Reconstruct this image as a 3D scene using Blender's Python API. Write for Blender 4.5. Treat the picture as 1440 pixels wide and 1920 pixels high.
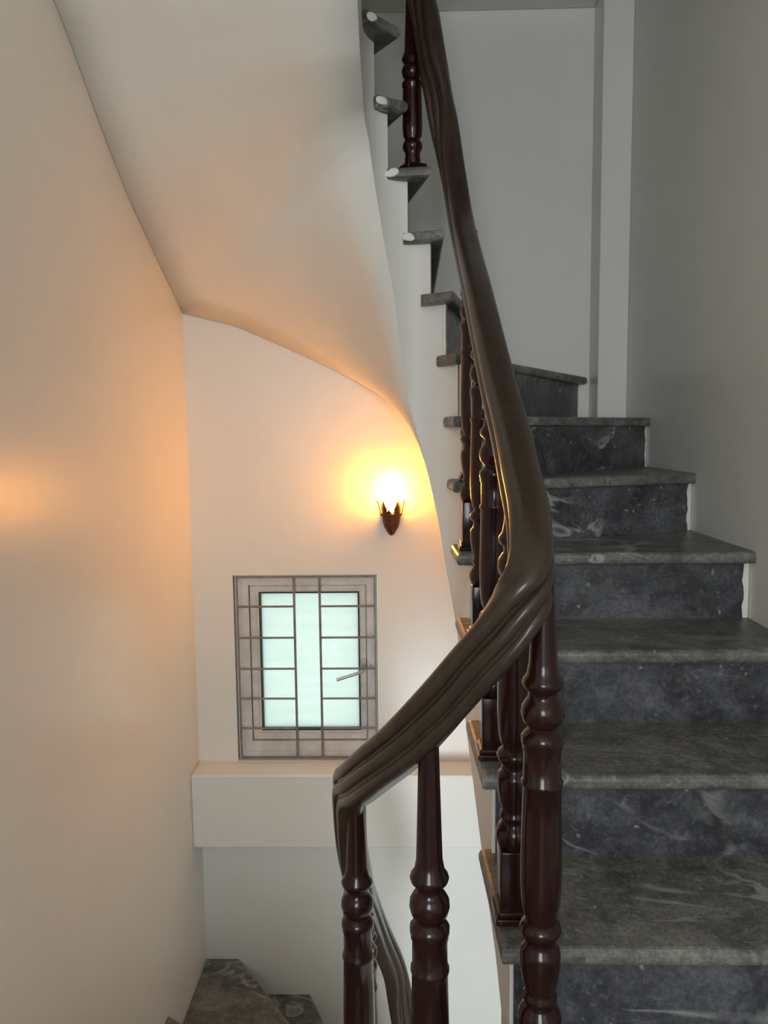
import bpy, bmesh, math, random
from mathutils import Vector, Matrix
random.seed(7)
for o in list(bpy.data.objects): bpy.data.objects.remove(o)
scene = bpy.context.scene
COL = scene.collection

# ---------------------------------------------------------------- camera
YAW, PITCH, ROLL, FPX = math.radians(1.3267), math.radians(-5.8337), 0.0111, 1445.0
Cf = Vector((-math.sin(YAW)*math.cos(PITCH), math.cos(YAW)*math.cos(PITCH), math.sin(PITCH)))
Rv = Vector((math.cos(YAW), math.sin(YAW), 0)); Uv = Rv.cross(Cf)
R2 = Rv*math.cos(ROLL) - Uv*math.sin(ROLL); U2 = Rv*math.sin(ROLL) + Uv*math.cos(ROLL)
cd = bpy.data.cameras.new('camera'); cam = bpy.data.objects.new('camera', cd); COL.objects.link(cam)
cd.sensor_fit = 'VERTICAL'; cd.sensor_height = 36.0; cd.lens = FPX/1920*36.0
cd.clip_start = 0.02; cd.clip_end = 60
cam.matrix_world = Matrix(((R2.x, U2.x, -Cf.x, 0), (R2.y, U2.y, -Cf.y, 0), (R2.z, U2.z, -Cf.z, 0), (0, 0, 0, 1)))
scene.camera = cam
vs = scene.view_settings
vs.view_transform = 'Standard'; vs.look = 'None'; vs.gamma = 1.0; vs.use_curve_mapping = False; vs.exposure = 0.1

# ---------------------------------------------------------------- daylight
w = bpy.data.worlds.new('overcast_sky'); scene.world = w; w.use_nodes = True
bg = w.node_tree.nodes['Background']
bg.inputs[0].default_value = (0.80, 0.95, 0.90, 1); bg.inputs[1].default_value = 1.38

def area(name, loc, rot, sx, sy, power, col):
    d = bpy.data.lights.new(name, 'AREA'); d.shape = 'RECTANGLE'; d.size = sx; d.size_y = sy
    d.energy = power; d.color = col
    o = bpy.data.objects.new(name, d); COL.objects.link(o); o.location = loc; o.rotation_euler = rot
    return o
# daylight entering by the hall window behind the viewer and by the window one storey below
area('hall_window_offscreen', (-0.29, -2.72, 0.45), (math.radians(90), 0, 0), 1.06, 1.5, 56, (0.90, 0.955, 1.0))
area('lower_hall_window_offscreen', (0.0, -2.72, -2.75), (math.radians(90), 0, 0), 1.06, 1.5, 140, (0.82, 0.92, 1.0))

# ---------------------------------------------------------------- helpers
def link(name, me, mat=None, parent=None, smooth=False):
    o = bpy.data.objects.new(name, me); COL.objects.link(o)
    if mat: me.materials.append(mat)
    if smooth:
        for p in me.polygons: p.use_smooth = True
    if parent: o.parent = parent
    return o
def from_bm(name, bm, mat, parent=None, smooth=False):
    me = bpy.data.meshes.new(name); bmesh.ops.recalc_face_normals(bm, faces=bm.faces[:]); bm.to_mesh(me); bm.free()
    return link(name, me, mat, parent, smooth)
def box(bm, x0, x1, y0, y1, z0, z1):
    v = [bm.verts.new((x, y, z)) for x in (x0, x1) for y in (y0, y1) for z in (z0, z1)]
    for f in ((0,1,3,2),(4,6,7,5),(0,4,5,1),(2,3,7,6),(0,2,6,4),(1,5,7,3)): bm.faces.new([v[i] for i in f])
    return v
def rbox(bm, x0, x1, y0, y1, z0, z1, b, seg=2):
    t = bmesh.new(); box(t, x0, x1, y0, y1, z0, z1); bmesh.ops.recalc_face_normals(t, faces=t.faces[:])
    bmesh.ops.bevel(t, geom=t.edges[:], offset=b, segments=seg, profile=0.5, affect='EDGES')
    me = bpy.data.meshes.new('tmp'); t.to_mesh(me); t.free(); bm.from_mesh(me); bpy.data.meshes.remove(me)
def lathe(bm, prof, segs=28, cx=0, cy=0, cz=0):
    rings = []
    for r, z in prof:
        rings.append([bm.verts.new((cx+r*math.cos(2*math.pi*i/segs), cy+r*math.sin(2*math.pi*i/segs), cz+z)) for i in range(segs)])
    for a, b in zip(rings, rings[1:]):
        for i in range(segs):
            j = (i+1) % segs; bm.faces.new((a[i], a[j], b[j], b[i]))
    bm.faces.new(rings[0][::-1]); bm.faces.new(rings[-1])
def tube(bm, pts, rad, segs=10):
    pts = [Vector(p) for p in pts]; rings = []
    for i, p in enumerate(pts):
        t = (pts[min(i+1, len(pts)-1)] - pts[max(i-1, 0)]).normalized()
        a = t.orthogonal().normalized(); b = t.cross(a)
        r = rad[i] if isinstance(rad, (list, tuple)) else rad
        rings.append([bm.verts.new(p + (a*math.cos(2*math.pi*k/segs) + b*math.sin(2*math.pi*k/segs))*r) for k in range(segs)])
    for A, B in zip(rings, rings[1:]):
        for k in range(segs):
            j = (k+1) % segs; bm.faces.new((A[k], A[j], B[j], B[k]))
    bm.faces.new(rings[0][::-1]); bm.faces.new(rings[-1])
def empty(name, loc=(0, 0, 0)):
    o = bpy.data.objects.new(name, None); COL.objects.link(o); o.location = loc; o.empty_display_size = .1
    return o
def tag(o, label, cat, group=None):
    o['label'] = label; o['category'] = cat
    if group: o['group'] = group
    return o
def struct(o, label=None):
    o['kind'] = 'structure'
    if label: o['label'] = label
    return o
def interp(tab, x):
    if x <= tab[0][0]: return tab[0][1]
    for (a, b), (c, d) in zip(tab, tab[1:]):
        if x <= c: return b + (d-b)*(x-a)/(c-a)
    return tab[-1][1]
def spline(pts, n=12):
    P = [Vector(p) for p in pts]; out = []
    Q = [P[0]*2-P[1]] + P + [P[-1]*2-P[-2]]
    for i in range(1, len(Q)-2):
        p0, p1, p2, p3 = Q[i-1:i+3]
        # centripetal Catmull-Rom
        t0 = 0; t1 = t0+max((p1-p0).length, 1e-6)**.5; t2 = t1+max((p2-p1).length, 1e-6)**.5; t3 = t2+max((p3-p2).length, 1e-6)**.5
        for k in range(n):
            t = t1+(t2-t1)*k/n
            a1 = p0*((t1-t)/(t1-t0))+p1*((t-t0)/(t1-t0)); a2 = p1*((t2-t)/(t2-t1))+p2*((t-t1)/(t2-t1)); a3 = p2*((t3-t)/(t3-t2))+p3*((t-t2)/(t3-t2))
            b1 = a1*((t2-t)/(t2-t0))+a2*((t-t0)/(t2-t0)); b2 = a2*((t3-t)/(t3-t1))+a3*((t-t1)/(t3-t1))
            out.append(b1*((t2-t)/(t2-t1))+b2*((t-t1)/(t2-t1)))
    out.append(P[-1]); return out

# ---------------------------------------------------------------- materials
class NT:
    def __init__(s, name):
        s.m = bpy.data.materials.new(name); s.m.use_nodes = True; s.t = s.m.node_tree
        s.b = s.t.nodes['Principled BSDF']; s.tc = s.t.nodes.new('ShaderNodeTexCoord')
    def n(s, typ, **kw):
        x = s.t.nodes.new(typ)
        for k, v in kw.items():
            if k.startswith('i_'): x.inputs[k[2:].replace('_', ' ')].default_value = v
            else: setattr(x, k, v)
        return x
    def l(s, a, b): s.t.links.new(a, b)
    def mapping(s, scale=(1, 1, 1), rot=(0, 0, 0)):
        m = s.n('ShaderNodeMapping'); m.inputs['Scale'].default_value = scale; m.inputs['Rotation'].default_value = rot
        s.l(s.tc.outputs['Object'], m.inputs['Vector']); return m.outputs[0]
    def noise(s, vec, scale, detail=4, rough=.55, dist=0):
        x = s.n('ShaderNodeTexNoise'); x.inputs['Scale'].default_value = scale; x.inputs['Detail'].default_value = detail
        x.inputs['Roughness'].default_value = rough; x.inputs['Distortion'].default_value = dist
        s.l(vec, x.inputs['Vector']); return x.outputs['Fac']
    def ramp(s, fac, stops):
        r = s.n('ShaderNodeValToRGB'); e = r.color_ramp.elements
        while len(e) < len(stops): e.new(.5)
        for el, (p, c) in zip(e, stops): el.position = p; el.color = c if len(c) == 4 else (*c, 1)
        s.l(fac, r.inputs[0]); return r.outputs[0]
    def mix(s, fac, a, b, blend='MIX'):
        x = s.n('ShaderNodeMix', data_type='RGBA', blend_type=blend)
        for sock, val in ((x.inputs[0], fac), (x.inputs[6], a), (x.inputs[7], b)):
            if hasattr(val, 'links') or hasattr(val, 'is_linked'): s.l(val, sock)
            elif isinstance(val, (int, float)): sock.default_value = val
            else: sock.default_value = (*val, 1) if len(val) == 3 else val
        return x.outputs[2]
    def math(s, op, a, b=0.0):
        x = s.n('ShaderNodeMath', operation=op)
        for i, val in enumerate((a, b)):
            if isinstance(val, (int, float)): x.inputs[i].default_value = val
            else: s.l(val, x.inputs[i])
        return x.outputs[0]
    def bump(s, h, strength=.1, dist=.01):
        x = s.n('ShaderNodeBump'); x.inputs['Strength'].default_value = strength; x.inputs['Distance'].default_value = dist
        s.l(h, x.inputs['Height']); s.l(x.outputs[0], s.b.inputs['Normal'])
    def set(s, **kw):
        for k, v in kw.items():
            k = k.replace('_', ' ')
            if isinstance(v, (int, float)): s.b.inputs[k].default_value = v
            elif isinstance(v, tuple): s.b.inputs[k].default_value = (*v, 1) if len(v) == 3 else v
            else: s.l(v, s.b.inputs[k])

def paint(name, c, rough=.42, amt=.03):
    m = NT(name); v = m.mapping()
    n1 = m.noise(v, 1.6, 5, .6); n2 = m.noise(v, 26, 4, .6)
    c0 = tuple(x*(1-amt) for x in c); c1 = tuple(min(1, x*(1+amt)) for x in c)
    m.set(Base_Color=m.ramp(n1, [(.3, c0), (.7, c1)]), Roughness=rough)
    m.b.inputs['Specular IOR Level'].default_value = .35
    h = m.math('ADD', m.math('MULTIPLY', n2, .35), m.noise(v, 3.2, 3, .5))
    m.bump(h, .10, .02)
    return m.m
M_wall = paint('white_wall_paint', (.84, .82, .765), .31)
M_plaster = paint('white_plaster', (.84, .82, .765), .45, .04)

def stone(name, base, pale, vein, rough, dusty):
    m = NT(name); v = m.mapping(); va = m.mapping((1, 1.5, 1.5), (.3, .2, .6))
    n1 = m.noise(va, 4.6, 8, .68, .7); n2 = m.noise(v, 22, 6, .65, .3); n3 = m.noise(v, 120, 3, .6)
    col = m.ramp(n1, [(.30, tuple(x*.42 for x in base)), (.48, base), (.70, pale)])
    col = m.mix(m.math('MULTIPLY', m.ramp(n2, [(.42, (0,0,0)), (.66, (1,1,1))]), dusty), col, pale)
    col = m.mix(m.math('MULTIPLY', m.ramp(n3, [(.40, (0,0,0)), (.62, (1,1,1))]), .45), col, tuple(x*.45 for x in base))
    col = m.mix(m.math('MULTIPLY', m.ramp(m.noise(v, 75, 5, .7, .5), [(.56, (0,0,0)), (.70, (1,1,1))]), .45), col, tuple(min(1, x*1.5) for x in pale))
    # thin white veins, broken up by a second noise
    nv = m.noise(va, 2.4, 4, .55, 1.2)
    ln = m.math('ABSOLUTE', m.math('SUBTRACT', nv, .5))
    line = m.ramp(ln, [(.0, (1,1,1)), (.009, (.55,.55,.55)), (.024, (0,0,0))])
    msk = m.ramp(m.noise(v, 3.1, 3, .5), [(.50, (0,0,0)), (.60, (1,1,1))])
    col = m.mix(m.math('MULTIPLY', m.math('MULTIPLY', line, msk), vein), col, (.42, .42, .41))
    # small pale flecks (paint drips, chipped calcite)
    vo = m.n('ShaderNodeTexVoronoi'); vo.inputs['Scale'].default_value = 26; vo.inputs['Randomness'].default_value = 1
    vd = m.n('ShaderNodeVectorMath', operation='ADD')
    nz = m.n('ShaderNodeTexNoise'); nz.inputs['Scale'].default_value = 18; m.l(v, nz.inputs['Vector'])
    sc = m.n('ShaderNodeVectorMath', operation='SCALE'); sc.inputs['Scale'].default_value = .05; m.l(nz.outputs['Color'], sc.inputs[0])
    m.l(v, vd.inputs[0]); m.l(sc.outputs[0], vd.inputs[1]); m.l(vd.outputs[0], vo.inputs['Vector'])
    sp = m.ramp(vo.outputs['Distance'], [(.07, (1,1,1)), (.15, (0,0,0))])
    col = m.mix(m.math('MULTIPLY', m.math('MULTIPLY', sp, m.ramp(m.noise(v, 7, 2, .5), [(.44, (0,0,0)), (.58, (1,1,1))])), .85), col, (.36, .36, .34))
    m.set(Base_Color=col, Roughness=m.ramp(n2, [(.3, (rough*.75,)*3), (.7, (min(1, rough*1.35),)*3)]))
    m.b.inputs['Specular IOR Level'].default_value = .5
    m.bump(n2, .12, .006)
    return m.m
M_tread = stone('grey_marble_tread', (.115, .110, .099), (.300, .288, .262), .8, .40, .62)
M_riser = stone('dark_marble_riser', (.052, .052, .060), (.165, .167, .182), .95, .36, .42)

def wood(name, c0, c1, rough):
    m = NT(name); v = m.mapping((9, 9, 2.5))
    n1 = m.noise(v, 4, 6, .6, 1.0); n2 = m.noise(m.mapping(), 60, 3, .6)
    m.set(Base_Color=m.ramp(n1, [(.3, c0), (.7, c1)]), Roughness=m.ramp(m.noise(m.mapping(), 9, 3, .5), [(.3, (rough*.92,)*3), (.75, (rough*1.1,)*3)]))
    m.b.inputs['Coat Weight'].default_value = .18; m.b.inputs['Coat Roughness'].default_value = .08; m.b.inputs['Specular IOR Level'].default_value = .34
    m.bump(m.noise(m.mapping(), 14, 2, .5), .05, .004)
    return m.m
M_rail = wood('dark_lacquered_wood', (.034, .022, .014), (.055, .036, .023), .30)
M_bal = wood('mahogany_lacquer', (.016, .0036, .0030), (.030, .0072, .0055), .22)

def plain(name, c, rough=.5, metal=0.0, var=.12, scale=30):
    m = NT(name); n1 = m.noise(m.mapping(), scale, 4, .6)
    m.set(Base_Color=m.ramp(n1, [(.3, tuple(x*(1-var) for x in c)), (.7, tuple(min(1, x*(1+var)) for x in c))]), Roughness=rough, Metallic=metal)
    return m.m
M_alu = plain('window_aluminium', (.70, .665, .64), .42, .0, .14, 14)
M_gask = plain('window_gasket', (.035, .04, .04), .6)
M_bar = plain('grille_steel', (.24, .215, .19), .5, .2, .25, 25)
M_handle = plain('handle_metal', (.50, .48, .45), .35, .7)
M_brass = plain('carved_bronze', (.10, .040, .018), .38, .35, .45, 60)
def frosted():
    m = NT('frosted_glass'); n1 = m.noise(m.mapping((1, 1, 6)), 5, 3, .5)
    tr = m.n('ShaderNodeBsdfTranslucent'); m.l(m.ramp(n1, [(.3, (.86, .92, .90)), (.7, (.93, .96, .95))]), tr.inputs[0])
    mx = m.n('ShaderNodeMixShader'); mx.inputs[0].default_value = .88
    m.set(Base_Color=(.75, .85, .82), Roughness=.35)
    m.l(m.b.outputs[0], mx.inputs[1]); m.l(tr.outputs[0], mx.inputs[2])
    m.l(mx.outputs[0], m.t.nodes['Material Output'].inputs[0]); return m.m
M_glass = frosted()
def bulbmat():
    m = NT('lit_bulb_glass'); m.set(Base_Color=(1, .85, .6), Emission_Color=(1.0, .365, .032), Emission_Strength=152.0)
    n1 = m.noise(m.mapping(), 20, 2, .5); m.set(Roughness=m.ramp(n1, [(0, (.2,)*3), (1, (.3,)*3)]))
    return m.m
M_bulb = bulbmat()

# ---------------------------------------------------------------- room shell
XL, XR, YB, YF = -.875, .87, 3.154, 3.014
ZT, ZB, YR = 3.6, -4.75, -2.8
def struct_box(name, *a, mat=M_wall, label=None):
    bm = bmesh.new(); box(bm, *a); return struct(from_bm(name, bm, mat), label)
XH, YH = -3.0, .55                 # added side hall, unseen; laid out to bring daylight onto the right wall
struct_box('wall_left', XL-.15, XL, YH, YB+.22, ZB, ZT, label='white painted left wall glowing warm beside the lamp')
struct_box('wall_right', XR, XR+.15, YR-.2, YB+.22, ZB, ZT, label='grey-lit white wall beside the stone stairs')
WX0, WX1, WZ0, WZ1 = -.708, -.105, -1.385, -.583       # window opening
bm = bmesh.new()
box(bm, XL, WX0, YB, YB+.2, ZB, ZT); box(bm, WX1, XR, YB, YB+.2, ZB, ZT)
box(bm, WX0, WX1, YB, YB+.2, WZ1, ZT); box(bm, WX0, WX1, YB, YB+.2, ZB, WZ0)
struct(from_bm('wall_back', bm, M_wall), 'white painted back wall with the barred window')
bm = bmesh.new(); rbox(bm, XL, .757, YF, YB, -1.699, -1.387, .006); struct(from_bm('trim_1', bm, M_wall), 'white beam below the window')
bm = bmesh.new(); rbox(bm, .757, XR, YF, YB, ZB, ZT, .005); struct(from_bm('trim_2', bm, M_wall), 'white pilaster in the corner of the stair')
bm = bmesh.new(); rbox(bm, XL, .757, YF, YB, 1.613, 1.93, .006); struct(from_bm('trim_3', bm, M_wall), 'white beam overhead on the back wall')
# rear wall of the halls with one window opening on each storey
bm = bmesh.new()
HOLES = ((-.84, .26, -.35, 1.25), (-.53, .53, -3.55, -1.95))
xs = [XH, -.84, -.53, .26, .53, XR]; zs = [ZB, -3.55, -1.95, -.35, 1.25, ZT]
for xa, xb in zip(xs, xs[1:]):
    for za, zb in zip(zs, zs[1:]):
        if not any(h[0] < (xa+xb)/2 < h[1] and h[2] < (za+zb)/2 < h[3] for h in HOLES): box(bm, xa, xb, YR-.2, YR, za, zb)
struct(from_bm('wall_rear', bm, M_wall), 'white wall of the hall behind the viewer')
struct_box('wall_added_hall', XH-.15, XH, YR-.2, YH+.15, ZB, ZT, label='white end wall of the added side hall')  # unseen, closes the far end of the added side hall
struct_box('wall_added_partition', XH, XL-.15, YH, YH+.15, ZB, ZT, label='white partition between added side hall and stairwell')  # unseen, made along with the added side hall
struct_box('ceiling', XH, XR, YR, YB, ZT-.05, ZT+.1, label='white ceiling over the stairwell')
struct_box('floor', XH, XR, YR, YB, ZB-.1, ZB+.03, mat=M_tread, label='dark stone floor at the foot of the stairwell')

# ---------------------------------------------------------------- stair plan
CX, CY, RS, AX, AY = .040, 2.10, .135, .130, .150
LA = CY+math.pi*RS
def S(v):                                  # stringer face, seen in plan, along the well
    if v < CY: return Vector((CX+AX, v))
    if v < LA:
        t = (v-CY)/RS; return Vector((CX+AX*math.cos(t), CY+AY*math.sin(t)))
    return Vector((CX-AX, CY-(v-LA)))
UB, UL = YB, YB+(XR-XL)
def W(u):                                  # outer walls in plan
    if u <= UB: return Vector((XR-.0015, min(u, YB-.0015)))
    if u <= UL: return Vector((max(XL+.0015, min(XR-.0015, XR-(u-UB))), YB-.0015))
    return Vector((XL+.0015, YB-max(.0015, u-UL)))
OV = .035
ny = {0: .90, 1: 1.147, 2: 1.395, 3: 1.630, 4: 1.890}
VV = {n: y+OV for n, y in ny.items()}; UU = {n: y+OV for n, y in ny.items()}
VV.update({5: 2.035, 6: 2.09, 7: CY+RS*.30, 8: CY+RS*.827, 9: CY+RS*1.20, 10: CY+RS*1.694, 11: CY+RS*2.139, 12: CY+RS*2.498,
           13: LA+.04, 14: LA+.165, 15: LA+.305, 16: LA+.475, 17: LA+.675, 18: LA+.875})
UU.update({5: 2.325, 6: 2.760, 7: 3.309, 8: 3.689, 9: 3.925, 10: 4.179, 11: 4.479, 12: 4.786, 13: 5.468, 14: 5.818, 15: 6.108, 16: 6.388, 17: 6.668, 18: 6.938})
xe = lambda y: .152 - .020*max(0, min(1.2, (y-1.15)/.9))
Rt = {n: Vector((xe(y), y)) for n, y in ny.items()}
Rt.update({5: Vector((.135, 2.01)), 6: Vector((.140, 2.085)), 7: Vector((.150, 2.125)), 8: Vector((.150, 2.165)), 9: Vector((.124, 2.193)), 10: Vector((.090, 2.205)),
           11: Vector((.026, 2.212)), 12: Vector((.008, 2.172)), 13: Vector((-.040, 2.095)), 14: Vector((-.075, 1.970)), 15: Vector((-.075, 1.830)),
           16: Vector((-.075, 1.660)), 17: Vector((-.075, 1.460)), 18: Vector((-.075, 1.260))})
Lt = {n: Vector((xe(ny[n+1]+.05), ny[n+1]+.05)) for n in range(0, 4)}
Lt.update({4: Vector((.131, 2.06)), 5: Vector((.125, 2.13)), 6: Vector((.118, 2.17)), 7: Vector((.101, 2.205)), 8: Vector((.059, 2.215)), 9: Vector((.014, 2.228)), 10: Vector((-.031, 2.220)),
           11: Vector((-.053, 2.165)), 12: Vector((-.075, 2.078)), 13: Vector((-.075, 1.93)), 14: Vector((-.075, 1.78)), 15: Vector((-.075, 1.61)), 16: Vector((-.075, 1.41)), 17: Vector((-.075, 1.21))})
HR = .172
zup = lambda n: .044+(n-6)*HR
zlo = lambda m: -2.29+.166*(m-12)          # the storey below, same plan
TT = .030
def arcv(t): return CY+RS*t
ZI = [(.9, -1.32), (1.1, -1.13), (1.36, -.985), (1.60, -.925), (1.786, -.870), (2.0, -.81), (CY, -.76), (arcv(.3), -.65), (arcv(.547), -.54), (arcv(.827), -.40), (arcv(1.047), -.25), (arcv(1.306), -.105), (arcv(1.55), .02), (arcv(1.717), .095),
      (arcv(1.867), .235), (arcv(2.008), .38), (arcv(2.39), .61), (arcv(2.747), .79), (LA, .845), (LA+.16, .90), (LA+.26, .97), (LA+.87, 1.50)]
ZO = [(.9, -1.32), (1.4, -1.02), (1.9, -.76), (2.3, -.56), (2.7, -.43), (3.154, -.31), (3.624, -.10), (3.984, .094), (4.135, .173), (4.306, .261), (4.499, .352), (4.691, .435), (4.899, .487),
      (5.2, .625), (5.492, .767), (5.735, .927), (5.906, 1.056), (5.988, 1.106), (6.94, 1.85)]

stair = tag(empty('staircase', (0.5, 1.2, -1.3)), 'winding staircase of dark grey marble steps with white plastered underside', 'staircase')
def child(o):
    o.parent = stair; o.matrix_parent_inverse = Matrix.Translation(-Vector(stair.location)); return o

def slab(poly, z0, z1, mat, name, nose=2, bev=.011):
    """stone slab from a plan polygon; the first `nose` sides (and the inner end) get a rounded edge"""
    bm = bmesh.new(); n = len(poly)
    lo = [bm.verts.new((p.x, p.y, z0)) for p in poly]; hi = [bm.verts.new((p.x, p.y, z1)) for p in poly]
    bm.faces.new(lo[::-1]); bm.faces.new(hi)
    for i in range(n): bm.faces.new((lo[i], lo[(i+1) % n], hi[(i+1) % n], hi[i]))
    bmesh.ops.recalc_face_normals(bm, faces=bm.faces[:])
    ed = []
    for i in nose:
        for ring in (lo, hi):
            e = bm.edges.get((ring[i], ring[(i+1) % n]))
            if e: ed.append(e)
    if ed: bmesh.ops.bevel(bm, geom=ed, offset=bev, segments=3, profile=.5, affect='EDGES')
    return child(from_bm(name, bm, mat))
def riser(a, b, nn, z0, z1):
    d = (b-a).normalized(); out = [(a, z0)]
    for k in range(10): out.append((b - d*random.uniform(0, .009)*(1 if 0 < k < 9 else .3), z0+(z1-z0)*k/9))
    out.append((a, z1)); bm = bmesh.new()
    F = [bm.verts.new((p.x+nn.x*.003, p.y+nn.y*.003, z)) for p, z in out]; B = [bm.verts.new((p.x-nn.x*.010, p.y-nn.y*.010, z)) for p, z in out]
    bm.faces.new(F); bm.faces.new(B[::-1])
    for k in range(len(F)): j = (k+1) % len(F); bm.faces.new((F[j], F[k], B[k], B[j]))
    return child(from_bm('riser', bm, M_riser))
def corners(u0, u1): return [W(c) for c in (UB, UL) if u0 < c < u1]

def build_steps(ns, zf):
    for n in ns:
        z = zf(n)
        O0, O1 = W(UU[n]-OV), W(UU[n+1]+.02)
        poly = [Lt[n], Rt[n], O0] + corners(UU[n]-OV, UU[n+1]+.02) + [O1]
        t = slab(poly, z-TT, z, M_tread, 'tread', nose=(0, 1))
        # riser: upright slab under the nosing, standing on the tread below
        a, b = S(VV[n]), W(UU[n]); d = (b-a).normalized(); nn = Vector((d.y, -d.x))      # towards the lower steps
        if nn.dot(Rt[n]-Lt[n]) < 0: nn = -nn
        b2 = b - d*.012
        a2 = a + d*.006
        riser(a2, b2, nn, zf(n-1), z-TT)
def build_body(ns, zf, dz, name):
    bm = bmesh.new()
    prev = None
    for n in ns:
        K = 8; ts = [k/K for k in range(K+1)]
        for c in (UB, UL):
            if UU[n] < c < UU[n+1]: ts.append((c-UU[n])/(UU[n+1]-UU[n]))
        ts = sorted(ts); top = zf(n)-TT
        R = 6; rows = []
        for t in ts:
            v = VV[n]+(VV[n+1]-VV[n])*t; u = UU[n]+(UU[n+1]-UU[n])*t
            a, b = S(v), W(u); zi, zo = interp(ZI, v)+dz, interp(ZO, u)+dz
            tp = [bm.verts.new((a.x, a.y, top)), bm.verts.new((b.x, b.y, top))]
            bt = []
            for k in range(R+1):
                p = a.lerp(b, k/R); s = k/R
                bt.append(bm.verts.new((p.x, p.y, min(zi+(zo-zi)*s, top-.02))))
            rows.append((tp, bt))
        for (t0, b0), (t1, b1) in zip(rows, rows[1:]):
            bm.faces.new((t0[0], t0[1], t1[1], t1[0])); bm.faces.new((t0[0], t1[0], b1[0], b0[0])); bm.faces.new((t0[1], b0[-1], b1[-1], t1[1]))
            for k in range(R): bm.faces.new((b0[k], b1[k], b1[k+1], b0[k+1])).smooth = True
        for tp, bt in (rows[0], rows[-1]): bm.faces.new([tp[0], tp[1]] + bt[::-1])
    bmesh.ops.remove_doubles(bm, verts=bm.verts[:], dist=.0004)
    o = child(from_bm(name, bm, M_plaster))
    return o
build_steps(range(1, 18), zup); build_body(range(0, 18), zup, 0, 'plaster_soffit')
build_steps(range(6, 18), zlo); build_body(range(5, 18), zlo, -3.366, 'plaster_soffit')

for n in (9, 10, 11, 12):
    p = Lt[n]; q = Lt[n].lerp(Rt[n], .22); bm = bmesh.new()
    bmesh.ops.create_icosphere(bm, subdivisions=3, radius=1)
    for v in bm.verts:
        k = 1+.22*math.sin(v.co.x*2+n)*math.cos(v.co.z*2+2*n)
        v.co = Vector((v.co.x*.019*k, v.co.y*.004, v.co.z*.0115*k))
    ang = math.atan2(q.y-p.y, q.x-p.x); M = Matrix.Translation((q.x*.5+p.x*.5, q.y*.5+p.y*.5, zup(n)-.015)) @ Matrix.Rotation(ang, 4, 'Z')
    bmesh.ops.transform(bm, matrix=M, verts=bm.verts[:])
    child(from_bm('paint_smear', bm, M_plaster, None, True))
# steps round the near end of the well, under the viewer
NE = [(.172, 1.09), (.162, 1.03), (.125, .995), (.075, 1.02), (.03, 1.075), (-.03, 1.15), (-.08, 1.23)]
V2 = lambda *p: [Vector(q) for q in p]
slab(V2((.152, 1.20), (.150, .90), (.8685, .86), (.8685, 1.20)), zup(0)-TT, zup(0), M_tread, 'tread', nose=(0, 1))
slab(V2((.14, .985), (.115, .985), (.088, 1.005), (.33, .35), (.8685, .35), (.8685, .95), (.16, .97)), -1.14-TT, -1.14, M_tread, 'tread', nose=(0, 1, 2, 3))
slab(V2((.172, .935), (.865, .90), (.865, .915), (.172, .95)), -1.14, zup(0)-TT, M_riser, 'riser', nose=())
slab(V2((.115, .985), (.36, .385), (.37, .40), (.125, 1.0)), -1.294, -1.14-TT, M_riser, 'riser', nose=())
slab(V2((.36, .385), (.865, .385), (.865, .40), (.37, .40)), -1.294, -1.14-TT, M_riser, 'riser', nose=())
slab(V2((.172, .95), (.8685, .915), (.8685, 1.3), (.172, 1.3)), -1.32, zup(0)-TT, M_plaster, 'plaster_body', nose=())
slab(V2((.172, 1.09), (.162, 1.03), (.125, .995), (.10, 1.015), (.37, .40), (.8685, .40), (.8685, .95), (.172, .95)), -1.45, -1.14-TT, M_plaster, 'plaster_body', nose=())
# landing the viewer stands on
land = V2((-.075, 1.26), (-.8735, 1.15), (-.8735, YH-.01), (XH+.002, YH-.01), (XH+.002, YR+.002), (.8685, YR+.002), (.8685, .40), (.36, .40), (.12, 1.00), (.09, 1.07), (.05, 1.115), (-.01, 1.15))
slab(land, -1.294-TT, -1.294, M_tread, 'landing_slab', nose=(0,))
landp = V2((-.105, 1.225), (-.8735, 1.115), (-.8735, YH-.01), (XH+.002, YH-.01), (XH+.002, YR+.002), (.8685, YR+.002), (.8685, .42), (.38, .42), (.12, 1.03), (.03, 1.09), (-.03, 1.16))
slab(landp, -1.52, -1.294-TT, M_plaster, 'plaster_body', nose=())
slab(V2((-.105, 1.225), (-.87, 1.115), (-.87, 1.129), (-.105, 1.239)), -1.46, -1.294-TT, M_riser, 'riser', nose=())
# the same landing one storey up
landq = V2((-.105, 1.225), (-.8735, 1.115), (-.8735, YH-.01), (XH+.002, YH-.01), (XH+.002, YR+.002), (.8685, YR+.002), (.8685, .42), (.12, .9), (-.03, 1.1))
slab(landq, 1.85, zup(18), M_plaster, 'plaster_body', nose=())

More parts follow.
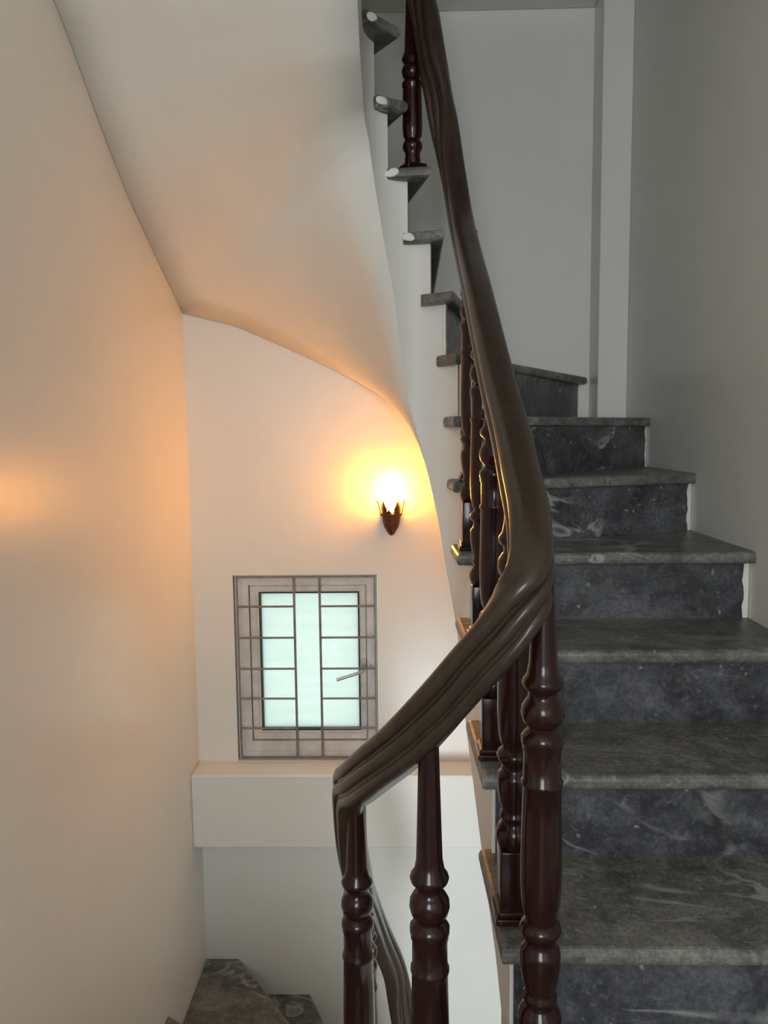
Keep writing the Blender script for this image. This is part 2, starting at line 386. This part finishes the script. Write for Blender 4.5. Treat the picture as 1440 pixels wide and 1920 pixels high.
# ---------------------------------------------------------------- balustrade
bal = tag(empty('balustrade', (.193, 1.04, -.988)), 'dark lacquered wooden balustrade with turned balusters winding round the stairwell', 'balustrade')
def bchild(o, p=None):
    o.parent = p or bal
    return o
RAIL = [(.02, 2.235, -2.05), (-.010, 2.225, -1.80), (-.034, 2.195, -1.634), (-.075, 2.07, -1.43), (-.097, 1.88, -1.22), (-.103, 1.65, -1.02), (-.106, 1.47, -.82), (-.102, 1.37, -.685), (-.096, 1.31, -.625),
        (-.078, 1.235, -.580), (-.045, 1.16, -.520), (.000, 1.095, -.455), (.035, 1.065, -.405), (.085, 1.040, -.337), (.135, 1.018, -.266), (.168, 1.022, -.205),
        (.178, 1.070, -.145), (.179, 1.17, -.073), (.178, 1.27, -.006), (.174, 1.377, .065), (.168, 1.70, .286), (.163, 1.92, .434), (.158, 2.06, .545),
        (.148, 2.14, .66), (.130, 2.195, .80), (.098, 2.215, .985), (.070, 2.240, 1.165), (.030, 2.250, 1.345), (-.03, 2.22, 1.58), (-.08, 2.09, 1.82), (-.10, 1.9, 2.0), (-.103, 1.4, 2.45)]
prof_h = [(0, .037), (.010, .0366), (.019, .0345), (.0255, .0295), (.0290, .022), (.0290, .016), (.0268, .0125), (.0222, .0112), (.0215, .0070), (.0250, .0058), (.0298, .0030), (.0315, -.003), (.0305, -.0095),
          (.0280, -.0125), (.0225, -.0138), (.0215, -.018), (.0235, -.0195), (.0240, -.027), (.0215, -.033), (.0170, -.036), (0, -.036)]
prof = prof_h + [(-x, y) for x, y in prof_h[-2:0:-1]]
path = spline(RAIL, 12)
bm = bmesh.new(); rings = []; lastL = None
tans = []
for i, p in enumerate(path):
    t = (path[min(i+2, len(path)-1)]-path[max(i-2, 0)]).normalized(); tans.append(t)
for p, t in zip(path, tans):
    L = t.cross(Vector((0, 0, 1))).normalized(); V = L.cross(t)
    if V.z < 0: V = -V
    rings.append([bm.verts.new(p + L*x + V*y) for x, y in prof])
for A, B in zip(rings, rings[1:]):
    for k in range(len(prof)):
        j = (k+1) % len(prof); f = bm.faces.new((A[k], A[j], B[j], B[k])); f.smooth = True
bm.faces.new(rings[0][::-1]); bm.faces.new(rings[-1])
hr = bchild(from_bm('handrail', bm, M_rail)); hr.modifiers.new('edges', 'EDGE_SPLIT').split_angle = math.radians(50); hr.matrix_parent_inverse = Matrix.Translation(-Vector(bal.location))

# turned baluster, height 0 at the tread; features measured from the base
LOW = [(.022, .122), (.0275, .127), (.0310, .140), (.0310, .150), (.0270, .160), (.0225, .165), (.0215, .172), (.0245, .176), (.0245, .181), (.0215, .185), (.0215, .190),
       (.0255, .205), (.0285, .225), (.0290, .243), (.0275, .252), (.0225, .257), (.0215, .268), (.0270, .274), (.0300, .282), (.0270, .290), (.0215, .294), (.0215, .300),
       (.0245, .306), (.0275, .325), (.0290, .355), (.0290, .39), (.0280, .44), (.0270, .494), (.0290, .497), (.0290, .502), (.0265, .505), (.0262, .545), (.0280, .549), (.0280, .555), (.0295, .558), (.0295, .567), (.0250, .573),
       (.0205, .577), (.0205, .581), (.0270, .587), (.0300, .598), (.0290, .609), (.0240, .618), (.0205, .622), (.0205, .631), (.0270, .637), (.0290, .643), (.0275, .648), (.0225, .655), (.0195, .672)]
def baluster(x, y, zb, ztop, low=LOW, block=True, rot=0.0, s=1.0):
    bm = bmesh.new()
    if block: rbox(bm, -.0255, .0255, -.0255, .0255, .012, .124, .0025)
    lathe(bm, [(r, z*s) for r, z in low] + [(.0140, ztop-zb)], 30)
    for f in bm.faces: f.smooth = len(f.verts) == 4 and abs(f.normal.z) < 2
    o = from_bm('baluster', bm, M_bal)
    o.location = (x, y, zb+.0006); o.rotation_euler.z = rot; bchild(o)
    o.matrix_parent_inverse = Matrix.Translation(-Vector(bal.location))
    md = o.modifiers.new('edges', 'EDGE_SPLIT'); md.split_angle = math.radians(48)
    bm = bmesh.new(); rbox(bm, -.034, .034, -.034, .034, 0, .012, .003); rbox(bm, -.030, .030, -.030, .030, .010, .022, .004)
    p = from_bm('plinth', bm, M_bal, o)
    return o
def rail_z(x, y, zmin=-9, zmax=9):
    return min(((p.x-x)**2+(p.y-y)**2, p.z) for p in path if zmin < p.z < zmax)[1]
for n, x, y in ((0, .193, 1.04), (1, .184, 1.237), (2, .180, 1.493), (3, .184, 1.745), (4, .180, 1.975), (5, .187, 2.052)):
    baluster(x, y, zup(n), rail_z(x, y, -.4)-.02, s=1.0 if n < 5 else .88)
baluster(.036, 1.075, -1.294, rail_z(.036, 1.075, -.9, 0)-.015)
baluster(-.088, 1.335, -1.46, -.665)
for n, x, y in ((16, -.104, 1.56), (15, -.104, 1.74), (14, -.104, 1.90)):
    baluster(x, y, zlo(n), rail_z(x, y, -3, -.7)-.02)
SHORT = [(.021, .020), (.023, .030), (.0215, .045), (.0215, .055), (.0265, .062), (.0285, .072), (.0260, .082), (.0220, .086), (.0220, .092), (.0265, .100), (.0285, .125), (.0280, .165), (.0270, .215),
         (.0260, .228), (.0290, .233), (.0290, .242), (.0245, .247), (.0215, .251), (.0270, .260), (.0300, .272), (.0270, .284), (.0215, .290), (.0240, .296), (.0295, .304), (.0260, .314), (.0215, .325)]
baluster(.040, 2.272, zup(10), 1.27, SHORT, False, rot=.5)
for n, x, y in ((14, -.100, 1.90), (15, -.104, 1.74)):
    baluster(x, y, zup(n), rail_z(x, y, 1.2)-.02)

# ---------------------------------------------------------------- window
win = struct(empty('window_1', (WX0, YB, WZ0)), 'grey aluminium window with frosted glass behind a steel security grille')
def wchild(o, p=None):
    o.parent = p or win
    if p is None: o.matrix_parent_inverse = Matrix.Translation(-Vector(win.location))
    return o
def frame_mesh(bm, x0, x1, z0, z1, wd, y0, y1):
    # mitred frame of four profiles; wd = one width or (left, right, bottom, top)
    l, rr, b, t = wd if isinstance(wd, tuple) else (wd,)*4
    o = [(x0, z0), (x1, z0), (x1, z1), (x0, z1)]; i = [(x0+l, z0+b), (x1-rr, z0+b), (x1-rr, z1-t), (x0+l, z1-t)]
    of = [bm.verts.new((x, y0, z)) for x, z in o]; inf = [bm.verts.new((x, y0, z)) for x, z in i]
    ob = [bm.verts.new((x, y1, z)) for x, z in o]; ib = [bm.verts.new((x, y1, z)) for x, z in i]
    for k in range(4):
        j = (k+1) % 4
        bm.faces.new((of[k], of[j], inf[j], inf[k])); bm.faces.new((inf[k], inf[j], ib[j], ib[k]))
        bm.faces.new((ob[j], ob[k], ib[k], ib[j])); bm.faces.new((of[j], of[k], ob[k], ob[j]))
wx0, wx1, wz0, wz1 = WX0+.004, WX1-.004, WZ0+.004, WZ1-.004
bm = bmesh.new(); frame_mesh(bm, wx0, wx1, wz0, wz1, (.055, .043, .072, .042), YB+.024, YB+.10)
frame_mesh(bm, wx0, wx1, wz0, wz1, (.026, .020, .030, .018), YB+.018, YB+.025)
fr = wchild(from_bm('frame', bm, M_alu))
bm = bmesh.new(); frame_mesh(bm, wx0+.058, wx1-.046, wz0+.075, wz1-.045, (.040, .029, .042, .031), YB+.040, YB+.088)
frame_mesh(bm, wx0+.062, wx1-.050, wz0+.079, wz1-.049, (.022, .016, .024, .017), YB+.035, YB+.041)
sash = wchild(from_bm('sash', bm, M_alu))
bm = bmesh.new(); frame_mesh(bm, wx0+.050, wx1-.038, wz0+.067, wz1-.037, .016, YB+.050, YB+.085); from_bm('seal', bm, M_gask, sash)
gx0, gx1, gz0, gz1 = wx0+.097, wx1-.074, wz0+.116, wz1-.075
bm = bmesh.new(); frame_mesh(bm, gx0-.001, gx1+.001, gz0-.001, gz1+.001, .007, YB+.038, YB+.07)
gk = from_bm('gasket', bm, M_gask, sash)
bm = bmesh.new(); box(bm, gx0+.004, gx1-.004, YB+.060, YB+.064, gz0+.004, gz1-.004)
pn = from_bm('pane', bm, M_glass, sash)
for q in (gk, pn): pass
bm = bmesh.new(); hx = wx1-.056; hz = wz0+.405
rbox(bm, hx-.010, hx+.010, YB+.026, YB+.043, hz-.022, hz+.022, .003); rbox(bm, hx+.022, hx+.038, YB+.022, YB+.036, hz-.020, hz+.022, .003)
tube(bm, [(hx, YB+.03, hz-.012), (hx-.004, YB+.010, hz-.020), (hx-.03, YB+.002, hz-.030), (hx-.115, YB+.0, hz-.056)], [.006, .006, .007, .0075], 8)
hd = from_bm('handle', bm, M_handle, sash)
# security grille: a frame of flat steel and round bars
bm = bmesh.new(); frame_mesh(bm, wx0+.008, wx1-.004, wz0+.006, wz1-.002, .006, YB+.000, YB+.008)
gr = wchild(from_bm('security_grille', bm, M_bar))
kx = (WX1-WX0)/1265; vx0, vx1 = WX0+(600-65)*kx, WX0+(825-65)*kx; kz = (WZ1-WZ0)/1620
def bar(p, q, r=.0052):
    bm = bmesh.new(); tube(bm, [p, q], r, 8); return from_bm('bar', bm, M_bar, gr)
for x in (vx0, vx1): bar((x, YB+.004, wz0+.008), (x, YB+.004, wz1-.006))
for py in (350, 620, 890, 1152, 1415):
    z = WZ1-(py-80)*kz
    bar((wx0+.010, YB+.004, z), (vx0, YB+.004, z), .0046); bar((vx1, YB+.004, z), (wx1-.006, YB+.004, z), .0046)

# ---------------------------------------------------------------- wall lamp
LX, LZ, LY = -.043, -.30, YB-.043
lamp = tag(empty('wall_sconce', (LX, YB, LZ-.10)), 'small carved bronze wall sconce with a lit flame-shaped bulb above the window', 'wall lamp')
def lchild(name, bm, mat, smooth=True):
    o = from_bm(name, bm, mat, None, smooth); o.parent = lamp; o.matrix_parent_inverse = Matrix.Translation(-Vector(lamp.location)); return o
bm = bmesh.new(); lathe(bm, [(.015, 0), (.024, .012), (.0295, .035), (.0308, .055), (.0290, .080), (.0235, .108), (.0148, .135), (.006, .156), (.001, .164)], 24, LX, LY, LZ-.022)
lchild('bulb', bm, M_bulb)
bm = bmesh.new(); lathe(bm, [(.002, -.115), (.012, -.108), (.020, -.096), (.030, -.078), (.036, -.055), (.038, -.035), (.041, -.030), (.041, -.024), (.030, -.022)], 20, LX, LY, LZ)
for v in bm.verts: v.co.y = LY+(v.co.y-LY)*.9
lchild('cup', bm, M_brass)
bm = bmesh.new(); rbox(bm, -.034, .034, -.012, .0, -.105, .015, .006, 2)
for v in bm.verts:
    k = max(0, (-.02-v.co.z)/.085); v.co.x *= 1-.75*k*k; v.co += Vector((LX-.004, YB, LZ))
lchild('backplate', bm, M_brass)
bm = bmesh.new(); tube(bm, [(LX, YB-.008, LZ-.05), (LX, YB-.03, LZ-.085), (LX, LY+.01, LZ-.095), (LX, LY, LZ-.07)], [.010, .011, .012, .012], 10); lchild('arm', bm, M_brass)
for a in (180, 125, 235, 5, 55, -60, -100):
    bm = bmesh.new(); a = math.radians(a); dirv = Vector((math.cos(a), math.sin(a), 0)); sd = Vector((-dirv.y, dirv.x, 0))
    hgt = {0: .062}.get(0) if abs(math.cos(a)) > .5 else .026
    N = 7; lf = []
    for i in range(N+1):
        t = i/N; wd = .015*(1-t**1.6)*(1+.18*math.sin(t*16)) + .0008; rr = .039 + .004*math.sin(t*3.1) + .016*t**2.4
        c = Vector((LX, LY, LZ-.032+hgt*t)) + Vector((dirv.x, dirv.y*.62, 0))*rr
        lf.append([bm.verts.new(c-sd*wd+dirv*.000), bm.verts.new(c+dirv*.004), bm.verts.new(c+sd*wd), bm.verts.new(c-dirv*.003)])
    for A, B in zip(lf, lf[1:]):
        for k in range(4): bm.faces.new((A[k], A[(k+1) % 4], B[(k+1) % 4], B[k]))
    bm.faces.new(lf[0]); bm.faces.new(lf[-1][::-1])
    lchild('leaf', bm, M_brass)
